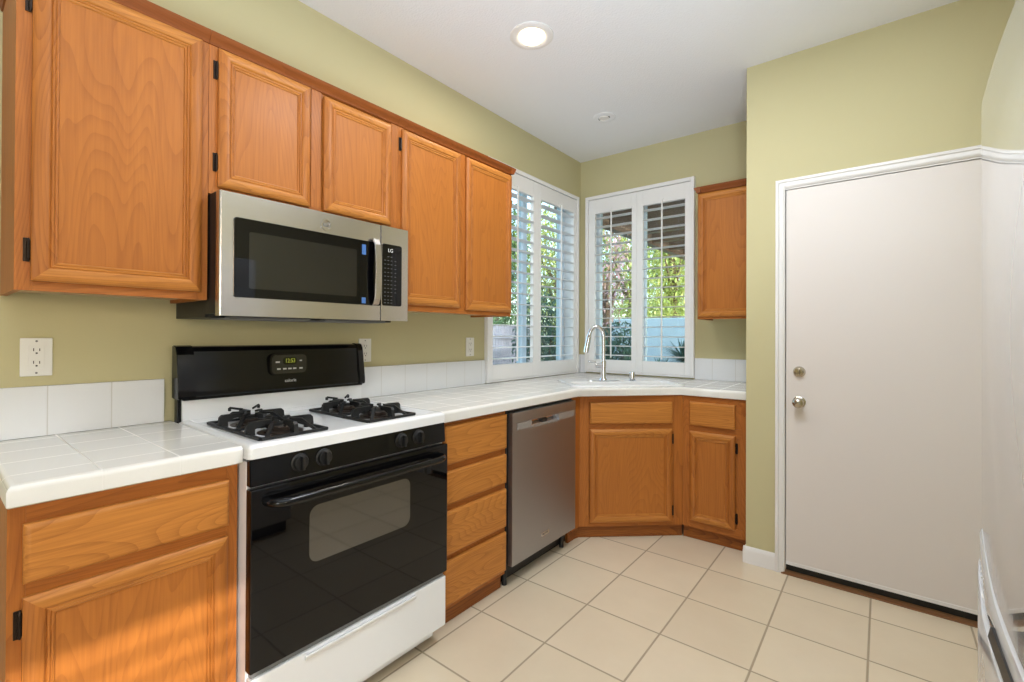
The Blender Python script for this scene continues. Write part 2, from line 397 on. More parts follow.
# ------------------------------------------------------------------ recessed ceiling lights
def can(x, y, on, label):
    r = empty('recessed_light', (x, y, CEIL), 0, label, 'ceiling light', 'recessed lights in the ceiling')
    b = B()
    if on:
        b.lathe([(.106, 0), (.106, -.004), (.096, -.009), (.078, -.010), (.066, -.004), (.064, 0)], 48); b.build('trim_ring', M_trim, r)
        m = mat('lit_bulb', (255, 240, 210), .4, emis=(255, 236, 196), es=3.5)
        b = B(); b.lathe([(.062, -.001), (.060, -.010), (.050, -.019), (.03, -.025), (0, -.027)], 40); b.build('bulb', m, r)
    else:
        b.lathe([(.075, 0), (.075, -.003), (.066, -.006), (.050, -.007), (.038, -.005), (.036, 0)], 48); b.build('trim_ring', M_ceil, r)
        b = B(); b.lathe([(.036, -.0005), (.036, -.006), (.033, -.010), (.029, -.007), (0, -.007)], 32); b.build('bulb', M_trim, r)
        for x in (-.036, .036): B().box(x-.003, -.009, -.008, x+.003, .009, -.002).build('clip', M_slot, r)
    return r
can(.665, -1.628, True, 'larger lit round ceiling light glowing warm white above the range')
can(.545, -.632, False, 'small unlit round eyeball ceiling light closer to the window corner')
sp = bpy.data.lights.new('ceiling_bulb', 'AREA'); sp.shape = 'DISK'; sp.size = .12; sp.energy = 5; sp.color = (1, .93, .80)
spo = bpy.data.objects.new('ceiling_bulb', sp); COL.objects.link(spo); spo.location = (.665, -1.628, CEIL-.03)
for i, (x, y) in enumerate(((3.3, -5.2), (1.65, -2.0))):  # extra area lights added out of view at ceiling height to brighten the room
    d_ = bpy.data.lights.new('added_overhead_fill', 'AREA'); d_.shape = 'DISK'; d_.size = .5; d_.energy = (1, 21)[i]; d_.color = (.88, .94, 1)
    o_ = bpy.data.objects.new('added_overhead_fill', d_); COL.objects.link(o_); o_.location = (x, y, CEIL-.02)

# ------------------------------------------------------------------ cabinet kit (local frame: x right, y into the wall, front face at y=0)
DOORPROF = [(0, 0), (0, .011), (.004, .015), (.014, .0200), (.022, .0215), (.030, .0195), (.034, .0165), (.0355, .0135), (.038, .0155), (.0415, .0155), (.043, .0125), (.046, .0140), (.049, .0130), (.051, .0095)]
def cab_door(parent, x0, x1, z0, z1, hinge=None, zh=None, name='door', prof=DOORPROF):
    b = B(); t = b.bm; loops = []
    for ins, out in prof:
        loops.append([t.verts.new(v) for v in ((x0+ins, -out, z0+ins), (x1-ins, -out, z0+ins), (x1-ins, -out, z1-ins), (x0+ins, -out, z1-ins))])
    for a, c in zip(loops, loops[1:]):
        for i in range(4):
            f = t.faces.new((a[i], a[(i+1) % 4], c[(i+1) % 4], c[i])); f.material_index = 1 if i in (0, 2) else 0
    t.faces.new(loops[-1]).material_index = 0
    t.faces.new(list(reversed(loops[0]))).material_index = 0
    bmesh.ops.recalc_face_normals(t, faces=list(t.faces))
    # centre veneer is its own part
    pf = [f for f in t.faces if len(f.verts) == 4 and all(v in loops[-1] for v in f.verts)]
    bmesh.ops.delete(t, geom=pf, context='FACES_ONLY')
    o = b.build(name, [M_oak_v, M_oak_h], parent, ang=28)
    i_, out = prof[-1]
    B().box(x0+i_-.002, -out+.0001, z0+i_-.002, x1-i_+.002, -out+.006, z1-i_+.002).build('panel', M_panel, o)
    if hinge:
        hx = x0 if hinge == 'l' else x1; s = -1 if hinge == 'l' else 1
        for z in zh:
            h = B(); h.box(hx+s*.001, -.0035, z-.030, hx+s*.013, -.0002, z+.030, .0012)
            h.tube([(hx+s*.0035, -.006, z-.022), (hx+s*.0035, -.006, z+.022)], .0042, 10)
            h.tube([(hx+s*.0035, -.006, z-.030), (hx+s*.0035, -.006, z-.022)], [.0015, .0042], 10)
            h.tube([(hx+s*.0035, -.006, z+.022), (hx+s*.0035, -.006, z+.030)], [.0042, .0015], 10)
            h.build('hinge', M_hinge, o)
    return o
def drawer_front(parent, x0, x1, z0, z1, name='drawer_front'):
    b = B(); t = b.bm; loops = []
    for ins, out in [(0, 0), (0, .012), (.003, .0165), (.008, .0195), (.012, .020)]:
        loops.append([t.verts.new(v) for v in ((x0+ins, -out, z0+ins), (x1-ins, -out, z0+ins), (x1-ins, -out, z1-ins), (x0+ins, -out, z1-ins))])
    for a, c in zip(loops, loops[1:]):
        for i in range(4): t.faces.new((a[i], a[(i+1) % 4], c[(i+1) % 4], c[i]))
    t.faces.new(loops[-1]); t.faces.new(list(reversed(loops[0])))
    bmesh.ops.recalc_face_normals(t, faces=list(t.faces))
    return b.build(name, M_oak_h, parent, ang=28)
def face_frame(parent, x0, x1, z0, z1, cuts_v, cuts_h, stile=.035, top=.03, bot=.03):
    """frame of stiles and rails, with backing so that no gap shows"""
    b = B(); e = .0006
    b.box(x0, 0, z0, x0+stile, .018, z1, e, 0); b.box(x1-stile, 0, z0, x1, .018, z1, e, 0)
    b.box(x0+stile, 0, z1-top, x1-stile, .018, z1, e, 1); b.box(x0+stile, 0, z0, x1-stile, .018, z0+bot, e, 1)
    for a, c in cuts_v: b.box(a, 0, z0+bot, c, .018, z1-top, e, 0)
    for a, c in cuts_h: b.box(x0+stile, .0004, a, x1-stile, .018, c, e, 1)
    b.box(x0+stile-.004, .006, z0+bot-.004, x1-stile+.004, .014, z1-top+.004, 0, 0)
    return b.build('face_frame', [M_frame_v, M_frame_h], parent)
def carcass(parent, x0, x1, z0, z1, depth, name='body', under=.012):
    b = B(); t = .014
    b.box(x0, .018, z0, x0+t, depth, z1); b.box(x1-t, .018, z0, x1, depth, z1)
    b.box(x0+t, .018, z0+under, x1-t, depth, z0+under+t, 0, 1); b.box(x0+t, .018, z1-t, x1-t, depth, z1)
    b.box(x0+t, depth-.008, z0+under+t, x1-t, depth, z1-t, 0, 1)
    return b.build(name, [M_frame_v, M_inside], parent)
def crown(parent, x0, x1, z, depth, side=None):
    """small crown strip on the top edge"""
    pr = [(.004, z-.026), (-.004, z-.024), (-.006, z-.014), (-.013, z-.006), (-.019, z+.003), (-.021, z+.012), (.02, z+.012), (.02, z-.026)]
    b = B(); b.prism(pr, x0, x1, 'x')
    if side in ('r', 'both'):
        b.prism([(x1-.02+(-p+.02), q) for p, q in pr], -.020, depth, 'y')
    if side in ('l', 'both'):
        b.prism([(x0+.02+(p-.02), q) for p, q in pr], -.020, depth, 'y')
    b.build('crown_molding', M_crown, parent)
UX, UD, UT, UB = .31, .31, 2.192, 1.337
def upper(y0, y1, zb, label, side=None, mids=(), depth=UD-.002, group='oak wall cabinets'):
    r = empty('wall_cabinet', (UX, y0, 0), R(90), label, 'kitchen cabinet', group); W = y1-y0
    carcass(r, .0005, W-.0005, zb, UT, depth)
    face_frame(r, .0005, W-.0005, zb, UT, mids, (), .034)
    crown(r, .0005, W-.0005, UT-.004, depth, side)
    return r
Y1, Y2, Y3, Y4 = -3.334, -2.905, -2.158, -1.337
c = upper(Y1, Y2, UB, 'tallest left oak wall cabinet with one wide door left of the microwave', 'l')
cab_door(c, -3.305-Y1, -2.926-Y1, 1.362, 2.160, 'l', (1.44, 2.075))
c = upper(Y2, Y3, 1.682, 'short oak wall cabinet with two doors above the microwave', None, ((.345, .385),))
cab_door(c, -2.880-Y2, -2.568-Y2, 1.707, 2.158, 'l', (1.786, 2.086))
cab_door(c, -2.513-Y2, -2.197-Y2, 1.707, 2.150, None)
c = upper(Y3, Y4, UB, 'tall oak wall cabinet with two narrow doors between the microwave and the left window', 'r', ((.39, .435),))
cab_door(c, -2.138-Y3, -1.768-Y3, 1.366, 2.152, 'l', (2.084,))
cab_door(c, -1.724-Y3, -1.347-Y3, 1.358, 2.152, None)
# back wall cabinet
XC = 1.060
r = empty('wall_cabinet', (XC, -.31, 0), 0, 'single oak wall cabinet on the back wall right of the window', 'kitchen cabinet', 'oak wall cabinets')
W = XP-.0015-XC
carcass(r, 0, W, UB, UT, .308); face_frame(r, 0, W, UB, UT, (), (), .02)
crown(r, 0, W, UT-.004, .308, 'l'); cab_door(r, .006, W-.012, 1.352, 2.155, None)

# ------------------------------------------------------------------ base cabinets
BX, BT, TK = .580, .866, .075       # face plane, top, toe kick height
def toe(parent, x0, x1, y=.025):
    B().box(x0, y, 0.001, x1, y+.018, TK+.002).build('toe_kick', M_toe, parent)
# left base
YA, YB_ = -3.363, -2.917
r = empty('base_cabinet', (BX, YA, 0), R(90), 'oak base cabinet left of the range with one drawer over one door', 'kitchen cabinet', 'oak base cabinets')
W = YB_-YA
carcass(r, 0, W, TK, BT, BX-.004); face_frame(r, 0, W, TK, BT, (), ((.655, .72),), .028, .045, .05); toe(r, 0, W)
drawer_front(r, .023, W-.026, .698, .824)
cab_door(r, .023, W-.027, .115, .668, 'l', (.612, .19))
# drawer stack
YC, YDr = -2.158, -1.716
r = empty('base_cabinet', (BX, YC, 0), R(90), 'oak base cabinet with four drawers between the range and the dishwasher', 'kitchen cabinet', 'oak base cabinets')
W = YDr-YC
carcass(r, 0, W, TK, BT, BX-.004); face_frame(r, 0, W, TK, BT, (), ((.645, .70), (.48, .545), (.27, .335)), .03, .04, .05); toe(r, 0, W)
for (a, c_) in ((.684, .848), (.518, .656), (.308, .490), (.098, .283)): drawer_front(r, .030, W-.006, a, c_)
# diagonal sink base
P0 = Vector((BX, -1.003)); P1 = Vector((1.056, -.580)); dv = P1-P0; DL = dv.length; ang = math.atan2(dv.y, dv.x)
r = empty('base_cabinet', (P0.x, P0.y, 0), ang, 'diagonal oak corner sink base with false drawer front over a wide door', 'kitchen cabinet', 'oak base cabinets')
SQ = math.sqrt(.5)
b = B()
inv = Matrix.Rotation(-ang, 3, 'Z')
def loc2(x, y): v = inv @ Vector((x-P0.x, y-P0.y, 0)); return (v.x, v.y)
n_in = Vector((-math.sin(ang), math.cos(ang)))
q0 = P0+n_in*.0185; q1 = P1+n_in*.0185
poly = [loc2(q0.x+.0, q0.y), loc2(q1.x, q1.y), loc2(P1.x-.002, -.52), loc2(P1.x-.002, -.02), loc2(.02, -.02), loc2(.02, -1.09), loc2(.52, -1.09), loc2(.56, -1.02)]
b.prism(poly, TK, .735, 'z'); b.build('body', M_frame_v, r)
face_frame(r, 0, DL, TK, BT, (), ((.64, .71),), .055, .04, .04)
b = B(); b.box(0, -.001+.0, TK, .001, .0, BT); 
b.bm.clear()
b.prism([loc2(BX-.012, -1.098), loc2(BX, -1.098), loc2(BX, -1.004), loc2(BX-.012, -1.004)], TK, BT, 'z'); b.build('filler_strip', M_frame_v, r)
b = B(); k = .024
b.prism([(0, k), (DL+.006, k), (DL+.006, k+.018), (0.01, k+.018)], 0.001, TK+.002, 'z')
tp = P0+n_in*k
b.prism([loc2(tp.x, tp.y), loc2(.556, -1.02), loc2(.556, -1.098), loc2(.54, -1.098), loc2(.54, -1.01)], .001, TK+.002, 'z')
b.build('toe_kick', M_toe, r)
def diag_x(px):  # pixel column to distance along the diagonal front
    a = (px-512)/F_PX; C = Vector((2.0132, -3.4797)); dd = Vector((-math.sin(YAW), math.cos(YAW)))+a*Vector((math.cos(YAW), math.sin(YAW)))
    # solve C+t dd = P0+s dv/DL
    e = dv/DL; den = dd.x*(-e.y)-dd.y*(-e.x); rh = P0-C; t = (rh.x*(-e.y)-rh.y*(-e.x))/den; return (C+dd*t-P0).dot(e)
drawer_front(r, .060, .566, .695, .826, 'false_drawer_front')
cab_door(r, .060, .566, .100, .662, 'r', (.60, .165))
# right base
r = empty('base_cabinet', (1.057, -.580, 0), 0, 'narrow oak base cabinet against the wall beside the white door', 'kitchen cabinet', 'oak base cabinets')
W = XP-.0015-1.057
carcass(r, 0.0, W, TK, BT, .575); face_frame(r, 0, W, TK, BT, (), ((.64, .695),), .042, .035, .05); toe(r, -.004, W)
drawer_front(r, .042, .297, .690, .832)
cab_door(r, .042, .297, .118, .655, 'r', (.585, .185))

# ------------------------------------------------------------------ countertops
CT, CB = .915, .867
def counter(name, outer, front, hole, label, zb=CB):
    """outer: CCW polygon; front: set of indices whose vertices lie on the exposed nosing"""
    n = len(outer)
    def inset(d):
        out = []
        for i, p in enumerate(outer):
            if i not in front: out.append(Vector(p)); continue
            a = Vector(outer[i-1]); c_ = Vector(outer[(i+1) % n]); p = Vector(p)
            ea = (p-a).normalized(); ec = (c_-p).normalized()
            na = Vector((-ea.y, ea.x)); nc = Vector((-ec.y, ec.x))
            fa = (i-1) % n in front and i in front; fc = (i+1) % n in front
            if fa and fc:
                m_ = (na+nc); m_ /= m_.dot(na); out.append(p+m_*d)
            elif fa: out.append(p+na*d)
            else: out.append(p+nc*d)
        return out
    t = bmesh.new()
    prof = [(.014, CT), (.008, CT-.0015), (.003, CT-.006), (0, CT-.014), (0, zb+.004), (.004, zb)]
    loops = [[t.verts.new((p.x, p.y, z)) for p in inset(d_)] for d_, z in prof]
    for a, c_ in zip(loops, loops[1:]):
        for i in range(n): t.faces.new((a[i], a[(i+1) % n], c_[(i+1) % n], c_[i]))
    def cap(loop, z):
        es = [t.edges.get((loop[i], loop[(i+1) % n])) for i in range(n)]; hv = None
        if hole:
            hv = [t.verts.new((x, y, z)) for x, y in hole]
            es += [t.edges.new((hv[i], hv[(i+1) % len(hv)])) for i in range(len(hv))]
        bmesh.ops.triangle_fill(t, use_beauty=True, edges=es); return hv
    h1 = cap(loops[0], CT); h2 = cap(loops[-1], zb)
    if hole:
        m_ = len(hole)
        for i in range(m_): t.faces.new((h1[i], h1[(i+1) % m_], h2[(i+1) % m_], h2[i]))
    bmesh.ops.recalc_face_normals(t, faces=list(t.faces))
    b = B(); b.join(t); o = b.build(name, M_ctile, ang=50); tag(o, label, 'countertop')
    return o
CX = .612
K1, K2 = (CX, -1.068), (1.052, -.597)
# sink hole in world xy: rectangle in the diagonal frame
e_ = Vector((K2[0]-K1[0], K2[1]-K1[1])).normalized(); nn = Vector((-e_.y, e_.x)); mid = (Vector(K1)+Vector(K2))/2
def dp(u, v): p = mid+e_*u+nn*v; return (p.x, p.y)
def rrect(u0, u1, v0, v1, r_, seg=5):
    out = []
    for (cu, cv, a0) in ((u1-r_, v0+r_, -90), (u1-r_, v1-r_, 0), (u0+r_, v1-r_, 90), (u0+r_, v0+r_, 180)):
        for k in range(seg+1):
            a = R(a0+90*k/seg); out.append((cu+r_*math.cos(a), cv+r_*math.sin(a)))
    return out
SK = (-.34, .40, .05, .50)
hole = [dp(u, v) for u, v in rrect(SK[0]+.02, SK[1]-.02, SK[2]+.02, SK[3]-.02, .05)]
counter('countertop', [(.001, -2.158), (CX, -2.158), K1, K2, (XP-.001, -.597), (XP-.001, -.001), (.001, -.001)], {1, 2, 3, 4}, hole,
        'long white tiled countertop running from the range round the sink corner')
counter('countertop', [(.001, -3.367), (CX, -3.367), (CX, -2.916), (.001, -2.916)], {0, 1, 2}, None,
        'short white tiled countertop left of the range')
# backsplashes
BS = 1.068
def splash(name, x0, y0, x1, y1, m, label, z0=CT+.0005):
    o = B().box(x0, y0, z0, x1, y1, BS, .003).build(name, m); return tag(o, label, 'backsplash')
splash('tile_backsplash', .0005, -3.365, .012, -2.936, M_bst_l, 'row of white backsplash tiles left of the range under the left outlet')
splash('tile_backsplash', .0005, -2.150, .012, -1.224, M_bst_l, 'row of white backsplash tiles on the left wall from the range to the window')
splash('tile_backsplash', .951, -.012, XP-.001, -.0005, M_bst_b, 'row of white backsplash tiles on the back wall right of the window')
b = B(); b.box(.0005, -.068, CT+.0005, .012, -.0005, BS, .002); b.box(.0125, -.012, CT+.0005, .060, -.0005, BS, .002)
tag(b.build('tile_backsplash', M_bst_b), 'narrow white corner backsplash tiles between the two windows', 'backsplash')

# ------------------------------------------------------------------ sink, faucet, air gap
r = empty('sink', (mid.x, mid.y, 0), math.atan2(e_.y, e_.x), 'white enamel sink set into the corner countertop', 'sink')
b = B(); t = b.bm
def loopz(pts, z): return [t.verts.new((u, v, z)) for u, v in pts]
def rr(i, z, u0=SK[0], u1=SK[1], v0=SK[2], v1=SK[3], r_=.06): return loopz(rrect(u0+i, u1-i, v0+i, v1-i, max(r_-i*.6, .02)), z)
def bridge(a, c_):
    for i in range(len(a)): t.faces.new((a[i], a[(i+1) % len(a)], c_[(i+1) % len(c_)], c_[i]))
Ls = [rr(0, CT+.0005), rr(.002, CT+.007), rr(.008, CT+.011), rr(.02, CT+.012)]
for a, c_ in zip(Ls, Ls[1:]): bridge(a, c_)
# deck: outer ring to bowl hole; bowl takes the front, the faucet ledge the back
bu0, bu1, bv0, bv1 = SK[0]+.035, SK[1]-.035, SK[2]+.03, .29
bowl = [loopz(rrect(bu0+i, bu1-i, bv0+i, bv1-i, .05), z) for i, z in ((0, CT+.011), (.004, CT+.004), (.010, CT-.02), (.02, CT-.15), (.05, CT-.175))]
es = [t.edges.get((Ls[-1][i], Ls[-1][(i+1) % len(Ls[-1])])) for i in range(len(Ls[-1]))]
es += [t.edges.new((bowl[0][i], bowl[0][(i+1) % len(bowl[0])])) for i in range(len(bowl[0]))]
bmesh.ops.triangle_fill(t, use_beauty=True, edges=es)
for a, c_ in zip(bowl, bowl[1:]): bridge(a, c_)
t.faces.new(bowl[-1])
bmesh.ops.recalc_face_normals(t, faces=list(t.faces))
b.build('basin', M_enamel, r, ang=50)
b = B(); b.lathe([(0, .004), (.02, .004), (.038, .003), (.042, 0)], 28, Matrix.Translation((.0, .20, CT-.174))); b.build('drain', M_chrome, r)
SZ = CT+.012
fx, fy = .555, -.650
r = empty('faucet', (fx, fy, SZ), R(43), 'chrome gooseneck kitchen faucet standing behind the sink', 'faucet')
b = B(); b.prism([(.115*math.cos(a)*(1 if abs(math.cos(a)) > .3 else 1), .026*math.sin(a)) for a in [2*math.pi*k/32 for k in range(32)]], 0, .005, 'z', bev=.0015); b.build('deck_plate', M_chrome, r)
b = B(); b.lathe([(0, .005), (.026, .005), (.024, .012), (.0185, .02), (.0175, .08), (.019, .085), (.019, .125), (.0165, .132), (0, .132)], 28); b.build('faucet_body', M_chrome, r)
# gooseneck bends to the left of the photo
dirs = Vector((-.785, -.62)); ca = math.cos(-R(43)); sa = math.sin(-R(43)); dl = Vector((dirs.x*ca-dirs.y*sa, dirs.x*sa+dirs.y*ca)).normalized()
pts = [(0, 0, .13), (0, 0, .22), (0, 0, .285)]
for k in range(1, 13):
    a = math.pi*k/12*.93
    pts.append((dl.x*(.048-.048*math.cos(a)), dl.y*(.048-.048*math.cos(a)), .285+.075*math.sin(a)))
b = B(); b.tube(pts, .0125, 16); b.build('gooseneck', M_chrome, r)
e1 = Vector(pts[-1]); e2 = e1+Vector((dl.x*.022, dl.y*.022, -.115))
b = B(); b.tube([e1+Vector((0, 0, .005)), e1.lerp(e2, .15), e1.lerp(e2, .75), e2], [.0135, .0155, .0175, .0165], 18); b.build('spray_head', M_chrome, r)
b = B(); b.tube([(dl.x*.01, dl.y*.01, .10), (dl.x*.05, dl.y*.05, .102)], .015, 16); b.tube([(dl.x*.045, dl.y*.045, .10), (dl.x*.055, dl.y*.055, .125), (dl.x*.10, dl.y*.10, .128)], [.010, .007, .006], 12); b.build('faucet_handle', M_chrome, r)
o = B().lathe([(0, 0), (.022, 0), (.0225, .01), (.019, .014), (.0185, .05), (.015, .058), (0, .060)], 28).build('air_gap', M_chrome, loc=(.700, -.520, SZ)); tag(o, 'small chrome air gap cap standing right of the faucet', 'air gap')

# ------------------------------------------------------------------ outlets
def plate(loc, label, w=.070, h=.115, sw=False, decora=False):
    r = empty('wall_outlet', loc, R(90), label, 'electrical outlet', 'white wall outlets')
    b = B(); b.box(-w/2, -.006, -h/2, w/2, 0, h/2, .002); b.build('cover_plate', M_plate, r)
    b = B(); b.box(-.0165, -.0085, -.034, .0165, -.006, .034, .001); f = b.build('receptacle', M_plate, r)
    b = B()
    for s in (-1, 1):
        z = s*.019
        b.box(-.0075, -.0089, z-.001, -.0055, -.0084, z+.008); b.box(.0055, -.0089, z-.001, .0075, -.0084, z+.007); b.box(-.0022, -.0089, z-.0095, .0022, -.0084, z-.005, 0)
    b.build('slots', M_slot, f)
    for z in (-.048, .048): B().lathe([(0, .0012), (.0028, .001), (.003, 0)], 12, Matrix.Translation((0, -.006, z)) @ rotY).build('screw', M_grey, r)
    return r
plate((.0004, -3.258, 1.156), 'white wall outlet at the far left above the short countertop')
plate((.0004, -2.110, 1.150), 'white wall outlet partly hidden behind the range control panel')
plate((.0004, -1.357, 1.154), 'white wall outlet beside the left window under the tall wall cabinet')

# ------------------------------------------------------------------ gas range
RY0, RY1 = -2.913, -2.170; RW = RY1-RY0
RX = .645
r = rg = empty('gas_range', (RX, RY0, 0), R(90), 'white and black gas range with oven and raised black back panel', 'range')
# local: x 0..RW, y=RX-X
yw = RX-.03   # near the wall
b = B(); b.box(.002, .022, .075, RW, yw, .872, .002); b.box(.02, .05, .02, RW-.02, yw-.02, .075); b.build('body', M_enamel, r)
for x in (.06, RW-.06):
    for y in (.09, yw-.08): B().lathe([(0, 0), (.016, 0), (.016, .01), (.008, .012), (.008, .024), (0, .024)], 14, Matrix.Translation((x, y, 0))).build('leveling_foot', M_blkmatte, r)
# cooktop with raised rim and sunken centre
b = B(); t = b.bm
def rl(i, z, rad=.02, y0=.0, y1=yw-.03):
    return [t.verts.new((u, v, z)) for u, v in rrect(0+i, RW-i, y0+i, y1-(i if i < .02 else .02), max(rad-i*.3, .008), 4)]
L = [rl(.0, .880, .012), rl(0, .907, .012), rl(.003, .914, .012), rl(.010, .9195, .016), rl(.028, .9205, .02), rl(.036, .918, .02), rl(.046, .908, .03), rl(.06, .9065, .03)]
for a, c_ in zip(L, L[1:]): bridge(a, c_)
t.faces.new(L[-1]); t.faces.new(list(reversed(L[0])))
bmesh.ops.recalc_face_normals(t, faces=list(t.faces)); b.build('cooktop', M_enamel, r, ang=50)
# front control panel
b = B(); b.prism([(.0, .803), (.0, .815), (.004, .879), (.024, .8795), (.024, .803)], .003, RW-.004, 'x', bev=.002); cp = b.build('control_panel', M_blk, r)
def knob(x, z):
    m = Matrix.Translation((x, .002, z)) @ rotY
    b = B(); b.lathe([(0, 0), (.027, 0), (.027, .003), (.023, .005), (.022, .012), (.0205, .015), (0, .015)], 30, m)
    b.box(x-.0045, -.026, z-.020, x+.0045, -.010, z+.020, .002)
    for k in range(18):
        a = 2*math.pi*k/18
        b.box(-.001, -.001, .022, .001, .001, .0245, 0, 1, 2, Matrix.Translation((x, -.0005, z)) @ Matrix.Rotation(a, 4, 'Y'))
    b.build('knob', [M_blkmatte, M_grey], cp)
for yy in (-2.769, -2.692, -2.391, -2.312): knob(yy-RY0, .845)
# oven door
b = B(); z0, z1 = .292, .797
b.box(.0, -.012, z0, RW-.002, .020, z1, .004); dr = b.build('oven_door', M_blkglass, r)
b = B(); b.prism([(x, z) for x, z in rrect(.168, .552, .535, .708, .030, 6)], -.0128, -.0118, 'y'); b.build('oven_window', M_ovenwin, dr)
b = B()
for k, zz in enumerate((.783, .774)): b.box(.03, -.0135, zz, RW-.03, -.0118, zz+.003, .0006)
b.build('vent_trim', M_blk, dr)
hp = [(.045, -.012, .757)]
for k in range(1, 7): a = R(90)*k/6; hp.append((.045+.045*(1-math.cos(a)), -.012-.045*math.sin(a), .757))
hp += [(.2, -.0595, .757), (RW/2, -.061, .757), (RW-.2, -.0595, .757)]
for k in range(6, -1, -1): a = R(90)*k/6; hp.append((RW-.045-.045*(1-math.cos(a)), -.012-.045*math.sin(a), .757))
b = B(); b.tube(hp, .0125, 14); b.build('oven_handle', M_blk, dr)
# drawer
b = B(); t = b.bm
b.box(.004, -.006, .077, RW-.003, .020, .272, .004)
b.prism([(-.006, .246), (-.012, .250), (-.018, .262), (-.016, .266), (-.006, .262)], .16, RW-.16, 'x', bev=.001)
b.build('storage_drawer', M_enamel, r)
b = B(); b.box(.01, .004, .272, RW-.01, .022, .292); b.build('door_gap_trim', M_grey, r)
# backguard
b = B(); b.box(.0, yw-.032, .874, RW, yw-.002, 1.165, .003); bgp = b.build('backguard_frame', M_blk, r)
b = B(); b.box(.012, yw-.045, .908, RW-.006, yw-.033, 1.000, .002); b.build('backguard_riser', M_enamel, r)
pr = [(yw-.002, 1.0), (yw-.060, 1.0), (yw-.066, 1.006), (yw-.066, 1.02), (yw-.058, 1.06), (yw-.050, 1.13), (yw-.045, 1.165), (yw-.036, 1.180), (yw-.02, 1.184), (yw-.002, 1.184)]
b = B(); b.prism(pr, .004, RW-.0, 'x', bev=.0015)
b.box(.012, yw-.060, .992, RW-.012, yw-.03, 1.001)
bg = b.build('back_panel', M_blk, r)
b = B(); pr2 = [(yw-.002, .998), (yw-.070, .998), (yw-.071, 1.006), (yw-.070, 1.03), (yw-.060, 1.10), (yw-.052, 1.155), (yw-.040, 1.183), (yw-.022, 1.187), (yw-.002, 1.187)]
b.prism(pr2, -.008, .046, 'x', bev=.003); b.build('end_cap', M_blk, bg)
b = B(); b.prism(pr2, RW-.034, RW-.002, 'x', bev=.003); b.build('end_cap', M_blk, bg)
# clock
yclk = yw-.058; tilt_m = None
b = B(); b.prism(rrect(.303, .463, 1.062, 1.150, .022, 5), yclk-.008, yclk+.012, 'y', bev=.002); ck = b.build('clock_panel', M_blkglass, bg)
b = B(); b.prism(rrect(.312, .454, 1.068, 1.143, .016, 5), yclk-.0092, yclk-.008, 'y'); b.build('clock_face', mat('clock_face', (44, 42, 30), .35), ck)
b = B(); b.prism(rrect(.355, .412, 1.104, 1.134, .012, 5), yclk-.0100, yclk-.0092, 'y'); b.build('display', M_lcd, ck)
text_mesh('clock_digits', '12:53', .024, M_lcdd, ck, (.384, yclk-.0103, 1.119), (R(90), 0, 0), sx=.8)
b = B()
for x in (.338, .362, .383, .403, .430): b.box(x-.007, yclk-.0098, 1.084, x+.007, yclk-.0092, 1.090)
b.box(.325, yclk-.0098, 1.112, .342, yclk-.0092, 1.118); b.box(.424, yclk-.0098, 1.116, .434, yclk-.0092, 1.121)
b.build('clock_button_print', M_mark, ck)
text_mesh('range_lettering', 'caloric', .018, M_mark, bg, (.388, yw-.0645, 1.038), (R(80), 0, 0))
# grates and burners
def grate(xc, label):
    g = B(); hw, y0, y1, zt, zb = .107, .098, .508, .950, .9075
    x0, x1 = xc-hw, xc+hw
    s = .006
    # frame bars on the cooktop
    for x in (x0, x1): g.box(x-s, y0, zb, x+s, y1, zb+.009, .0015)
    for y in (y0, (y0+y1)/2, y1): g.box(x0, y-s, zb, x1, y+s, zb+.009, .0015)
    for yb in (y0+.1, y1-.1):
        cx_, cy_ = xc, yb
        for (dx, dy, ln) in ((1, 0, hw), (-1, 0, hw), (0, 1, .1), (0, -1, .1)):
            # arched finger: rises from the frame, runs in towards the burner
            px, pz = [], []
            a = ln; bb = .032
            prof_ = [(a+.006, zb), (a+.002, zt-.008), (a-.006, zt), (bb, zt+.001), (bb, zt-.013), (a-.042, zt-.015), (a-.024, zt-.024), (a-.024, zb)]
            ang_ = math.atan2(dy, dx)
            g.prism(prof_, -.0065, .0065, 'y', mat=Matrix.Translation((cx_, cy_, 0)) @ Matrix.Rotation(ang_, 4, 'Z'))
        for (dx, dy) in ((1, 1), (-1, 1), (1, -1), (-1, -1)):
            ang_ = math.atan2(dy, dx)
            g.prism([(.030, zt+.001), (.030, zt-.006), (.060, zt-.008), (.105, zb+.004), (.118, zb+.004), (.068, zt)], -.0055, .0055, 'y', mat=Matrix.Translation((cx_, cy_, 0)) @ Matrix.Rotation(ang_, 4, 'Z'))
    # upright prongs at the back
    for s2 in (-1, 1):
        g.box(xc+s2*.05-.004, y1-.035, zt, xc+s2*.05+.004, y1-.025, zt+.012, .001); g.tube([(xc+s2*.05, y1-.03, zt+.012), (xc+s2*.018, y1-.06, zt+.006)], .004, 8)
    o = g.build('burner_grate', M_iron, r)
    for yb in (y0+.1, y1-.1):
        q = B(); q.lathe([(0, .004), (.052, .004), (.052, 0), (.07, 0), (.07, -.002)], 32, Matrix.Translation((xc, yb, .9085))); q.lathe([(.036, 0), (.038, .014), (.034, .018), (0, .018)], 28, Matrix.Translation((xc, yb, .911)))
        q.build('burner', M_burner, r)
        q = B(); q.lathe([(0, .008), (.024, .008), (.031, .005), (.032, 0), (0, 0)], 28, Matrix.Translation((xc, yb, .9292))); q.build('burner_cap', M_iron, r)
grate(-2.733-RY0, ''); grate(-2.356-RY0, '')

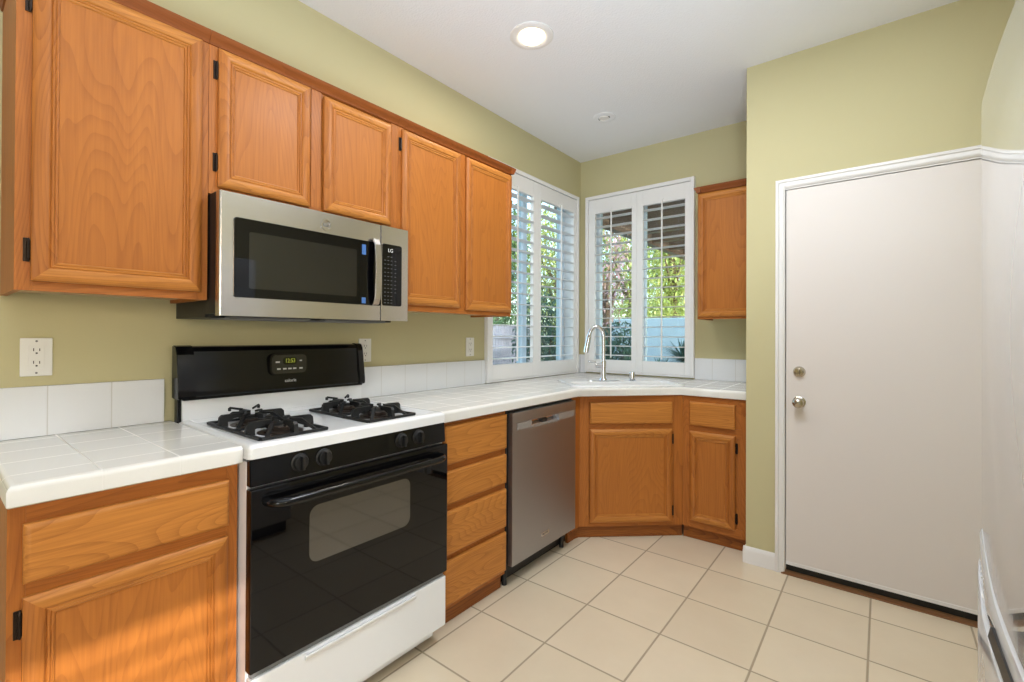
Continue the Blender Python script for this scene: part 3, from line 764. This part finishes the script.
# ------------------------------------------------------------------ microwave
MY0, MY1 = -2.903, -2.162; MW = MY1-MY0; MX = .400
r = empty('microwave', (MX, MY0, 0), R(90), 'stainless steel microwave hung under the wall cabinets above the range', 'microwave')
mz0, mz1 = 1.290, 1.680
b = B(); b.box(.002, .030, mz0+.002, MW-.002, MX-.002, mz1-.001, .002)
b.box(.002, .12, mz0-.008, MW-.002, MX-.002, mz0+.004, .002)
b.build('body', M_blkmatte, r)
b = B(); b.box(.06, .08, mz0-.012, .34, .24, mz0-.004, .002); b.box(.40, .08, mz0-.012, .68, .24, mz0-.004, .002); b.build('vent_filter', M_grey, r)
sp_x = -2.305-MY0
b = B(); t = b.bm
# door skin: rounded left edge
prf = [(0, .030), (0, .014), (.003, .008)]+[(.008+(sp_x-.009)*k/14, .005*(2*k/14-1)**2) for k in range(15)]+[(sp_x-.001, .030)]
b.prism(prf, mz0-.004, mz1-.002, 'z', bev=0); md = b.build('door', M_ss, r)
b = B(); b.prism(rrect(.042, sp_x-.002-.0, 1.346, 1.601, .008, 4), -.0015, .009, 'y'); mwg = b.build('door_glass', M_blkglass, md)
b = B(); b.prism(rrect(.086, sp_x-.115, 1.376, 1.560, .006, 4), -.0019, -.0012, 'y'); b.build('door_window', mat('microwave_window', (22, 22, 23), .05, spec=.8), md)
b = B(); b.box(sp_x-.004, 0, mz0-.004, MW, .030, mz1-.002, .002); b.bm.clear()
b.prism([(sp_x+.001, .030), (sp_x+.001, 0), (MW-.006, 0), (MW, .006), (MW, .030)], mz0-.004, mz1-.002, 'z'); cpn = b.build('control_column', M_ss, r)
b = B(); b.prism(rrect(sp_x+.005, MW-.040, 1.348, 1.604, .008, 4), -.0015, .004, 'y'); kp = b.build('keypad', M_blkglass, cpn)
b = B(); hx = sp_x-.034
hpts = [(hx, .0, 1.345), (hx, -.016, 1.350), (hx, -.026, 1.372), (hx, -.031, 1.43), (hx, -.033, 1.480), (hx, -.031, 1.53), (hx, -.026, 1.590), (hx, -.016, 1.612), (hx, .0, 1.617)]
hq = [(y_, z_) for _, y_, z_ in hpts]; hi_ = [(y_+.008, z_) for y_, z_ in hq[1:-1]]
b.prism(hq+list(reversed(hi_)), hx-.014, hx+.014, 'x', bev=.002); b.build('handle', M_ss, md)
text_mesh('keypad_lettering', 'LG', .021, M_mark, kp, (sp_x+.045, -.0018, 1.578), (R(90), 0, 0))
b = B()
xs = [sp_x+.018, sp_x+.034, sp_x+.050, sp_x+.070]
for j, z in enumerate([1.552, 1.536, 1.520, 1.503, 1.486, 1.470, 1.453, 1.436, 1.420, 1.404, 1.388, 1.372, 1.36]):
    for i, x in enumerate(xs):
        if j == 0 and i in (0, 3): continue
        if i == 3 and j > 9: continue
        b.box(x-.004, -.0019, z-.0012, x+.004, -.0014, z+.0012)
b.build('keypad_print', mat('keypad_print', (92, 92, 92), .5), kp)
b = B()
mm = Matrix.Translation((-2.549-MY0, -.0008, 1.632)) @ rotY
b.lathe([(.017, .0), (.017, .0012), (.020, .0012), (.020, 0)], 28, mm); b.build('badge_ring', M_chrome, md)
text_mesh('badge_lettering', 'LG', .017, M_grey, md, (-2.549-MY0, -.0012, 1.632), (R(90), 0, 0))
M_tag = mat('blue_sticker', (70, 110, 170), .3)
b = B(); b.box(sp_x-.092, -.0022, 1.545, sp_x-.074, -.0014, 1.585); b.build('sticker', M_tag, md)
b = B(); b.box(sp_x-.092, -.0022, 1.352, sp_x-.074, -.0014, 1.375); b.build('sticker', M_tag, md)

# ------------------------------------------------------------------ dishwasher
DY0, DY1 = -1.714, -1.100
r = empty('dishwasher', (.612, DY0, 0), R(90), 'stainless steel dishwasher between the drawer cabinet and the corner sink cabinet', 'dishwasher')
W = DY1-DY0
b = B(); b.box(.001, .03, .09, W-.001, .60, .862); b.build('body', M_blkmatte, r)
b = B(); x0, x1 = .016, W-.006
pz0, pz1 = .762, .797
# door skin with a pocket handle recess
b.box(x0, 0, .108, x1, .028, pz0, .0015); b.box(x0, 0, pz1, x1, .028, .850, .0015)
px0, px1 = .172, .425
b.box(x0, 0, pz0, px0, .028, pz1); b.box(px1, 0, pz0, x1, .028, pz1)
dd = b.build('door', M_ssd, r)
b = B(); b.box(px0, .022, pz0, px1, .028, pz1); b.prism([(0.0, pz0), (.022, pz0+.022), (.022, pz0)], px0, px1, 'x'); b.build('pocket_handle', M_ss, dd)
b = B(); b.box(x0+.038, -.0012, pz0-.001, px0-.002, 0, pz1-.001, .0004); b.box(px1+.002, -.0012, pz0-.001, x1-.02, 0, pz1-.001, .0004); b.box(px0-.002, -.0012, pz0-.006, px1+.002, 0, pz0-.0005, .0004); b.build('handle_trim', mat('satin_trim', (158, 154, 150), .45, .4), dd)
b = B(); b.box((px0+px1)/2-.022, .008, pz0+.006, (px0+px1)/2+.022, .022, pz0+.028, .001); b.build('latch_vent', M_slot, dd)
b = B(); b.box(-.0, .075, .012, W-.0, .095, .108); b.box(.02, .05, .07, W-.12, .08, .108); b.build('kick_plate', M_blkmatte, r)
for x in (.03, W-.06): B().tube([(x, .06, .001), (x, .06, .09)], .013, 12).build('leveling_foot', M_blkmatte, r)
b = B(); b.box(.262, -.0014, .172, .335, .0, .192, .0005); bd = b.build('badge', M_ss, dd)
text_mesh('badge_lettering', 'MAYTAG', .014, M_slot, bd, (.2985, -.0016, .182), (R(90), 0, 0))

# ------------------------------------------------------------------ refrigerator
FY0, FY1 = -2.032, -2.94; FWD = FY0-FY1
r = empty('refrigerator', (2.168, FY0, 0), R(-90), 'white refrigerator with rounded door front at the right edge', 'refrigerator')
# local x = along -Y (0..FWD), y = into (+X)
def prof_f(x, c=.014):
    u = (x-FWD/2)/(FWD/2); y = c*u*u
    edge = min(x, FWD-x)
    if edge < .03: y += .03-math.sqrt(max(.03**2-(.03-edge)**2, 0))
    return y
xs = [0, .001, .003, .006, .010, .015, .02, .03, .045] + [.045+(FWD-.09)*k/24 for k in range(1, 24)]
xs += [FWD-q for q in (.045, .03, .02, .015, .010, .006, .003, .001, 0)]
def slab(z0, z1, name, m, parent, c=.014, off=0, rt=.010, xa=None, xb=None, parts=None):
    b = B(); t = b.bm; loops = []
    xx = xs
    rows = [(rt, 0, 0), (rt*.3, 0, rt*.3), (0, 0, rt), (0, 1, -rt), (rt*.3, 1, -rt*.3), (rt, 1, 0)]
    f0_ = z0 if callable(z0) else (lambda u: z0); f1_ = z1 if callable(z1) else (lambda u: z1)
    zz = lambda x, top, dz: (f1_ if top else f0_)(min(x, FWD-x))+dz
    for o_, top, dz in rows: loops.append([t.verts.new((x, prof_f(x, c)+off+o_, zz(x, top, dz))) for x in xx]+[t.verts.new((FWD, .085, zz(0, top, dz))), t.verts.new((0, .085, zz(0, top, dz)))])
    for a, c_ in zip(loops, loops[1:]): bridge_(t, a, c_)
    t.faces.new(loops[0]); t.faces.new(loops[-1]); bmesh.ops.recalc_face_normals(t, faces=list(t.faces))
    return b.build(name, m, parent, ang=40)
def bridge_(t, a, c_):
    for i in range(len(a)): t.faces.new((a[i], a[(i+1) % len(a)], c_[(i+1) % len(c_)], c_[i]))
b = B(); b.box(.004, .092, .03, FWD-.004, .80, 1.72, .004); b.build('cabinet_body', M_fridge, r)
zup = lambda u: .755+.085*max(0, 1-u/.31)**2
zlow = lambda u: .672+.115*max(0, 1-u/.12)**2
dpr = slab(zup, 1.738, 'upper_door', M_fridge, r, rt=.010)
ldr = slab(.085, lambda u: zlow(u)-.005, 'freezer_drawer', M_fridge, r, rt=.005, off=-.006)
hb = slab(zlow, lambda u: zup(u)-.006, 'handle_band', M_fridge, r, off=-.003, rt=.012)
for q_ in (dpr, ldr, hb): q_.modifiers.clear()
b = B(); b.box(.02, .05, .01, FWD-.02, .7, .085); b.build('base_grille', M_blkmatte, r)
b = B(); b.box(.012, .05, .652, FWD-.012, .09, .86); b.build('gasket', M_grey, r)
b = B()
for (y_, z_) in ((-2.105, .752), (-2.105, .741), (-2.105, .730), (-2.155, .745), (-2.155, .734), (-2.155, .722)):
    x_ = FY0-y_; b.lathe([(0, .0012), (.0018, .0012), (.0022, 0)], 10, Matrix.Translation((x_, prof_f(x_)-.0028, z_)) @ rotY)
b.build('indicator_dots', M_mark, hb)
xg0, xg1 = .25, .66
b = B(); b.prism([(xg0, .690), (xg0+.03, .722), (xg1-.03, .722), (xg1, .690)], -.006, .006, 'y'); b.build('pull_recess', M_blkmatte, hb)

# ------------------------------------------------------------------ shuttered window of the next room (lets the sun stripes in)
def blind_window(name, q):
    rr_ = empty(name, (4.6, q[1], 0), R(-90)); struct(rr_)
    W = q[1]-q[0]; b = B()
    b.box(0, .06, q[2], .05, .1, q[3]); b.box(W-.05, .06, q[2], W, .1, q[3]); b.box(.05, .06, q[2], W-.05, .1, q[2]+.05); b.box(.05, .06, q[3]-.05, W-.05, .1, q[3])
    b.build('window_frame', M_vinyl, rr_)
    b = B(); n = int((q[3]-q[2]-.1)/.076)
    for i in range(n):
        z = q[2]+.09+.076*i
        b.prism([(.038*math.cos(t_), .004*math.sin(t_)) for t_ in [2*math.pi*k/10 for k in range(10)]], .05, W-.05, 'x', mat=Matrix.Translation((0, .02, z)) @ Matrix.Rotation(R(12), 4, 'X'))
    b.build('louvers', M_shut, rr_)
blind_window('window_3', WR)

# ------------------------------------------------------------------ outdoors
M_ground = mat('garden_soil', (84, 74, 60), .95, bump=(20, .6, .03))
M_patio = mat('patio_concrete', (112, 110, 108), .85, bump=(60, .2, .005))
M_stucco = mat('garden_wall_stucco', (176, 200, 218), .9, bump=(80, .3, .006))
M_fence = wood('fence_board', (150, 146, 160), (112, 108, 124), 'z')
M_post = mat('pale_blue_paint', (196, 218, 240), .6)
M_beam = wood('pergola_timber', (150, 124, 104), (104, 82, 66), 'x')
M_bark = mat('bark', (112, 92, 74), .95, bump=(30, .8, .02))
GZ = -.15
o = B().box(-14, -1.2, GZ-.2, 14, 16, GZ).build('ground', M_ground); struct(o)
o = B().box(-1.2, .17, GZ+.002, 4.5, 3.6, GZ+.06, .01).build('patio_slab', M_patio); struct(o)
o = B().box(-2.4, 5.2, GZ-.05, 6, 5.4, 1.56, .02).build('garden_wall', M_stucco); tag(o, 'pale blue stucco garden wall seen through the back window', 'garden wall')
fr = empty('wooden_fence', (-4.6, -1, GZ), 0, 'grey wooden fence seen through the left window', 'fence')
b = B()
for k in range(66): b.box(-.01, .10*k+.003, .05, .01, .10*k+.097, 1.58+.01*math.sin(k*3.1), .003)
b.build('boards', M_fence, fr)
b = B()
for z in (.3, 1.3): b.box(.011, 0, z, .05, 6.6, z+.08)
b.build('rails', M_fence, fr)
for k in range(4): B().box(.052, .4+k*1.95, -.03, .14, .49+k*1.95, 1.6, .004).build('fence_post', M_fence, fr)
o = B().box(-1.665, 1.265, GZ, -1.595, 1.335, 3.1, .006).build('garden_post', M_post); tag(o, 'pale blue garden post seen through the left window', 'post')
pg = empty('patio_cover', (-.40, .2, 2.40), 0, 'timber patio cover outside the back window', 'patio cover')
b = B(); b.box(0, 0, 0, .09, 3.7, .19, .004); b.build('edge_beam', M_beam, pg)
b = B(); b.box(3.6, 0, 0, 3.69, 3.7, .19, .004); b.build('edge_beam', M_beam, pg)
for k in range(6): B().box(.09, .35+.6*k, .02, 3.6, .43+.6*k, .16, .003).build('rafter', M_beam, pg)
b = B()
for k in range(17): b.box(.02+.22*k, -.02, .19, .16+.22*k, 3.8, .21, .002)
b.build('roof_slats', M_beam, pg)
for x in (3.6,): B().box(x+(.0 if x else 0), 3.55, GZ-2.4, x+.09, 3.64, 0, .004).build('cover_post', M_beam, pg)

def leafmat(name, a, c_, tr=.35):
    m = bpy.data.materials.new(name); m.use_nodes = True; n = m.node_tree; p = n.nodes['Principled BSDF']
    g = n.nodes.new('ShaderNodeNewGeometry'); cr = n.nodes.new('ShaderNodeMix'); cr.data_type = 'RGBA'
    cr.inputs['A'].default_value = lin(*a); cr.inputs['B'].default_value = lin(*c_)
    n.links.new(g.outputs['Random Per Island'], cr.inputs['Factor']); n.links.new(cr.outputs['Result'], p.inputs['Base Color'])
    p.inputs['Roughness'].default_value = .6
    t = n.nodes.new('ShaderNodeBsdfTranslucent'); n.links.new(cr.outputs['Result'], t.inputs[0]); mx = n.nodes.new('ShaderNodeMixShader'); mx.inputs[0].default_value = tr
    o_ = n.nodes['Material Output']; n.links.new(p.outputs[0], mx.inputs[1]); n.links.new(t.outputs[0], mx.inputs[2]); n.links.new(mx.outputs[0], o_.inputs[0])
    return m
M_leaf_y = leafmat('leaf_yellow_green', (228, 226, 150), (150, 174, 92))
M_leaf_g = leafmat('leaf_green', (140, 166, 104), (68, 104, 70))
M_leaf_d = leafmat('leaf_dark_green', (72, 112, 92), (34, 66, 56), .2)
M_leaf_p = leafmat('leaf_pink', (226, 190, 210), (180, 150, 120))
M_spike = leafmat('spike_leaf', (84, 128, 116), (44, 84, 80), .15)
def leaves(b, c0, rad, n, size, rng):
    t = b.bm
    for _ in range(n):
        d_ = Vector((rng.gauss(0, 1), rng.gauss(0, 1), rng.gauss(0, 1))).normalized()*rng.random()**.45
        p = Vector((c0[0]+d_.x*rad[0], c0[1]+d_.y*rad[1], c0[2]+d_.z*rad[2]))
        q = Matrix.Rotation(rng.random()*6.28, 3, 'Z') @ Matrix.Rotation(rng.gauss(0, .8), 3, 'X')
        s = size*(.6+.8*rng.random()); l = s; w_ = s*.42
        vs = [t.verts.new(p+q @ Vector(v)) for v in ((0, -l, 0), (w_, -.1*l, .12*l), (0, l, 0), (-w_, -.1*l, .12*l))]
        t.faces.new(vs)
def tree(name, x, y, h, crown_r, m, label, seed, n=2600, size=.05, base=1.3, cat='tree', blobs=7, group='garden trees'):
    rng = random.Random(seed); r = empty(name, (x, y, GZ), 0, label, cat, group)
    b = B(); pts = [(0, 0, -.05)]; px = py_ = 0
    for k in range(1, 6): px += rng.uniform(-.08, .08); py_ += rng.uniform(-.08, .08); pts.append((px, py_, h*.75*k/5))
    th = .05+h*.014
    b.tube(pts, [th*(1-.13*k) for k in range(6)], 10)
    for k in range(6):
        a = rng.random()*6.28; s = Vector(pts[3+(k % 2)]); e = s+Vector((math.cos(a)*crown_r*.7, math.sin(a)*crown_r*.7, h*.22)); b.tube([s, s.lerp(e, .5)+Vector((0, 0, .1)), e], [th*.5, th*.3, th*.12], 7)
    b.build('trunk', M_bark, r)
    b = B()
    for k in range(blobs):
        a = rng.random()*6.28; rr_ = crown_r*rng.uniform(.15, .6); zc = base+(h-base)*(k+.5)/blobs
        leaves(b, (math.cos(a)*rr_, math.sin(a)*rr_, zc), (crown_r*.75, crown_r*.75, (h-base)*.28), n//blobs, size, rng)
    b.build('foliage', m, r, flat=True)
def shrub(name, x, y, h, rad, m, label, seed, n=1500, size=.04):
    rng = random.Random(seed); r = empty(name, (x, y, GZ), 0, label, 'shrub', 'garden shrubs')
    b = B()
    for k in range(5): a = k*1.26; b.tube([(0, 0, -.03), (math.cos(a)*rad*.5, math.sin(a)*rad*.5, h*.7)], [.02, .008], 6)
    b.build('stem', M_bark, r)
    b = B(); leaves(b, (0, 0, h*.55), (rad, rad, h*.5), n, size, rng); b.build('foliage', m, r, flat=True)
def spiky(x, y, h, n, L_, label, seed, tr=.5):
    rng = random.Random(seed); r = empty('yucca_plant', (x, y, GZ), 0, label, 'garden plant', 'spiky garden plants')
    b = B(); b.tube([(0, 0, -.03), (.02, 0, h*.5), (0, .02, h)], [.05, .045, .04], 10); b.build('trunk', M_bark, r)
    b = B(); t = b.bm
    for k in range(n):
        a = rng.random()*6.28; el = rng.uniform(-.2, 1.35); l = L_*rng.uniform(.75, 1.1); d_ = Vector((math.cos(a)*math.cos(el), math.sin(a)*math.cos(el), math.sin(el)))
        sd = d_.cross(Vector((0, 0, 1))).normalized(); w_ = .016
        s0 = Vector((0, 0, h)); p1 = s0+d_*l*.5; p2 = s0+d_*l+Vector((0, 0, -.05*l))
        v = [t.verts.new(q) for q in (s0-sd*w_*.6, s0+sd*w_*.6, p1+sd*w_, p1-sd*w_, p2)]
        u_ = [t.verts.new(q-Vector((0, 0, .004))) for q in (s0-sd*w_*.6, s0+sd*w_*.6, p1+sd*w_, p1-sd*w_, p2)]
        t.faces.new((v[0], v[1], v[2], v[3])); t.faces.new((v[3], v[2], v[4])); t.faces.new((u_[3], u_[2], u_[1], u_[0])); t.faces.new((u_[4], u_[2], u_[3]))
    b.build('leaves', M_spike, r, flat=True)
tree('garden_tree', -1.5, 6.6, 4.4, .95, M_leaf_y, 'yellow green tree just beyond the garden wall, right panel of the back window', 1, 6500, .06, 1.2)
tree('garden_tree', -3.2, 8.0, 4.9, 1.1, M_leaf_y, 'yellow green tree behind the garden wall, left panel of the back window', 2, 6500, .065, 1.2)
tree('flowering_tree', -1.95, 4.45, 3.6, .42, M_leaf_p, 'pale pink flowering tree in front of the garden wall', 3, 900, .045, 1.6)
tree('garden_tree', -4.2, 14.4, 5.6, 1.3, M_leaf_y, 'tall yellow green tree farthest back through the back window', 7, 7500, .085, 1.2)
tree('garden_tree', -6.1, 11.0, 5.2, .95, M_leaf_g, 'tall green tree far back left of the garden wall', 8, 6500, .08, .9)
tree('garden_tree', -5.4, 7.7, 4.8, 1.1, M_leaf_y, 'yellow green tree past the far end of the fence', 5, 6500, .065, 1.0)
tree('garden_tree', -6.0, 5.1, 4.6, 1.05, M_leaf_g, 'green tree directly behind the grey wooden fence', 6, 6000, .065, 1.2)
tree('garden_tree', -9.3, 10.0, 5.6, 1.3, M_leaf_g, 'tall green tree farthest back through the left window', 9, 7500, .09, .8)
shrub('garden_shrub', -1.35, 3.55, 1.55, .45, M_leaf_d, 'dark green shrub low in the left panel of the back window', 11, 3600)
shrub('garden_shrub', -1.05, 2.55, .95, .36, M_leaf_g, 'low green shrub in front of the dark shrub by the patio', 12, 1400)
shrub('garden_shrub', -2.6, 3.15, 2.1, .5, M_leaf_d, 'dark green shrub seen through the right panel of the left window', 13, 4200)
shrub('garden_shrub', -3.6, 1.5, .9, .5, M_leaf_g, 'bushy green shrub in front of the fence', 14, 1800)
spiky(-.62, 4.55, .95, 110, .48, 'spiky dark green plant in front of the garden wall, right side of back window', 21)
spiky(-1.12, 4.8, .7, 60, .34, 'smaller spiky plant by the garden wall in the right panel of the back window', 22)
spiky(-2.4, .35, .35, 60, .5, 'spiky plant low in the left panel of the left window', 23)
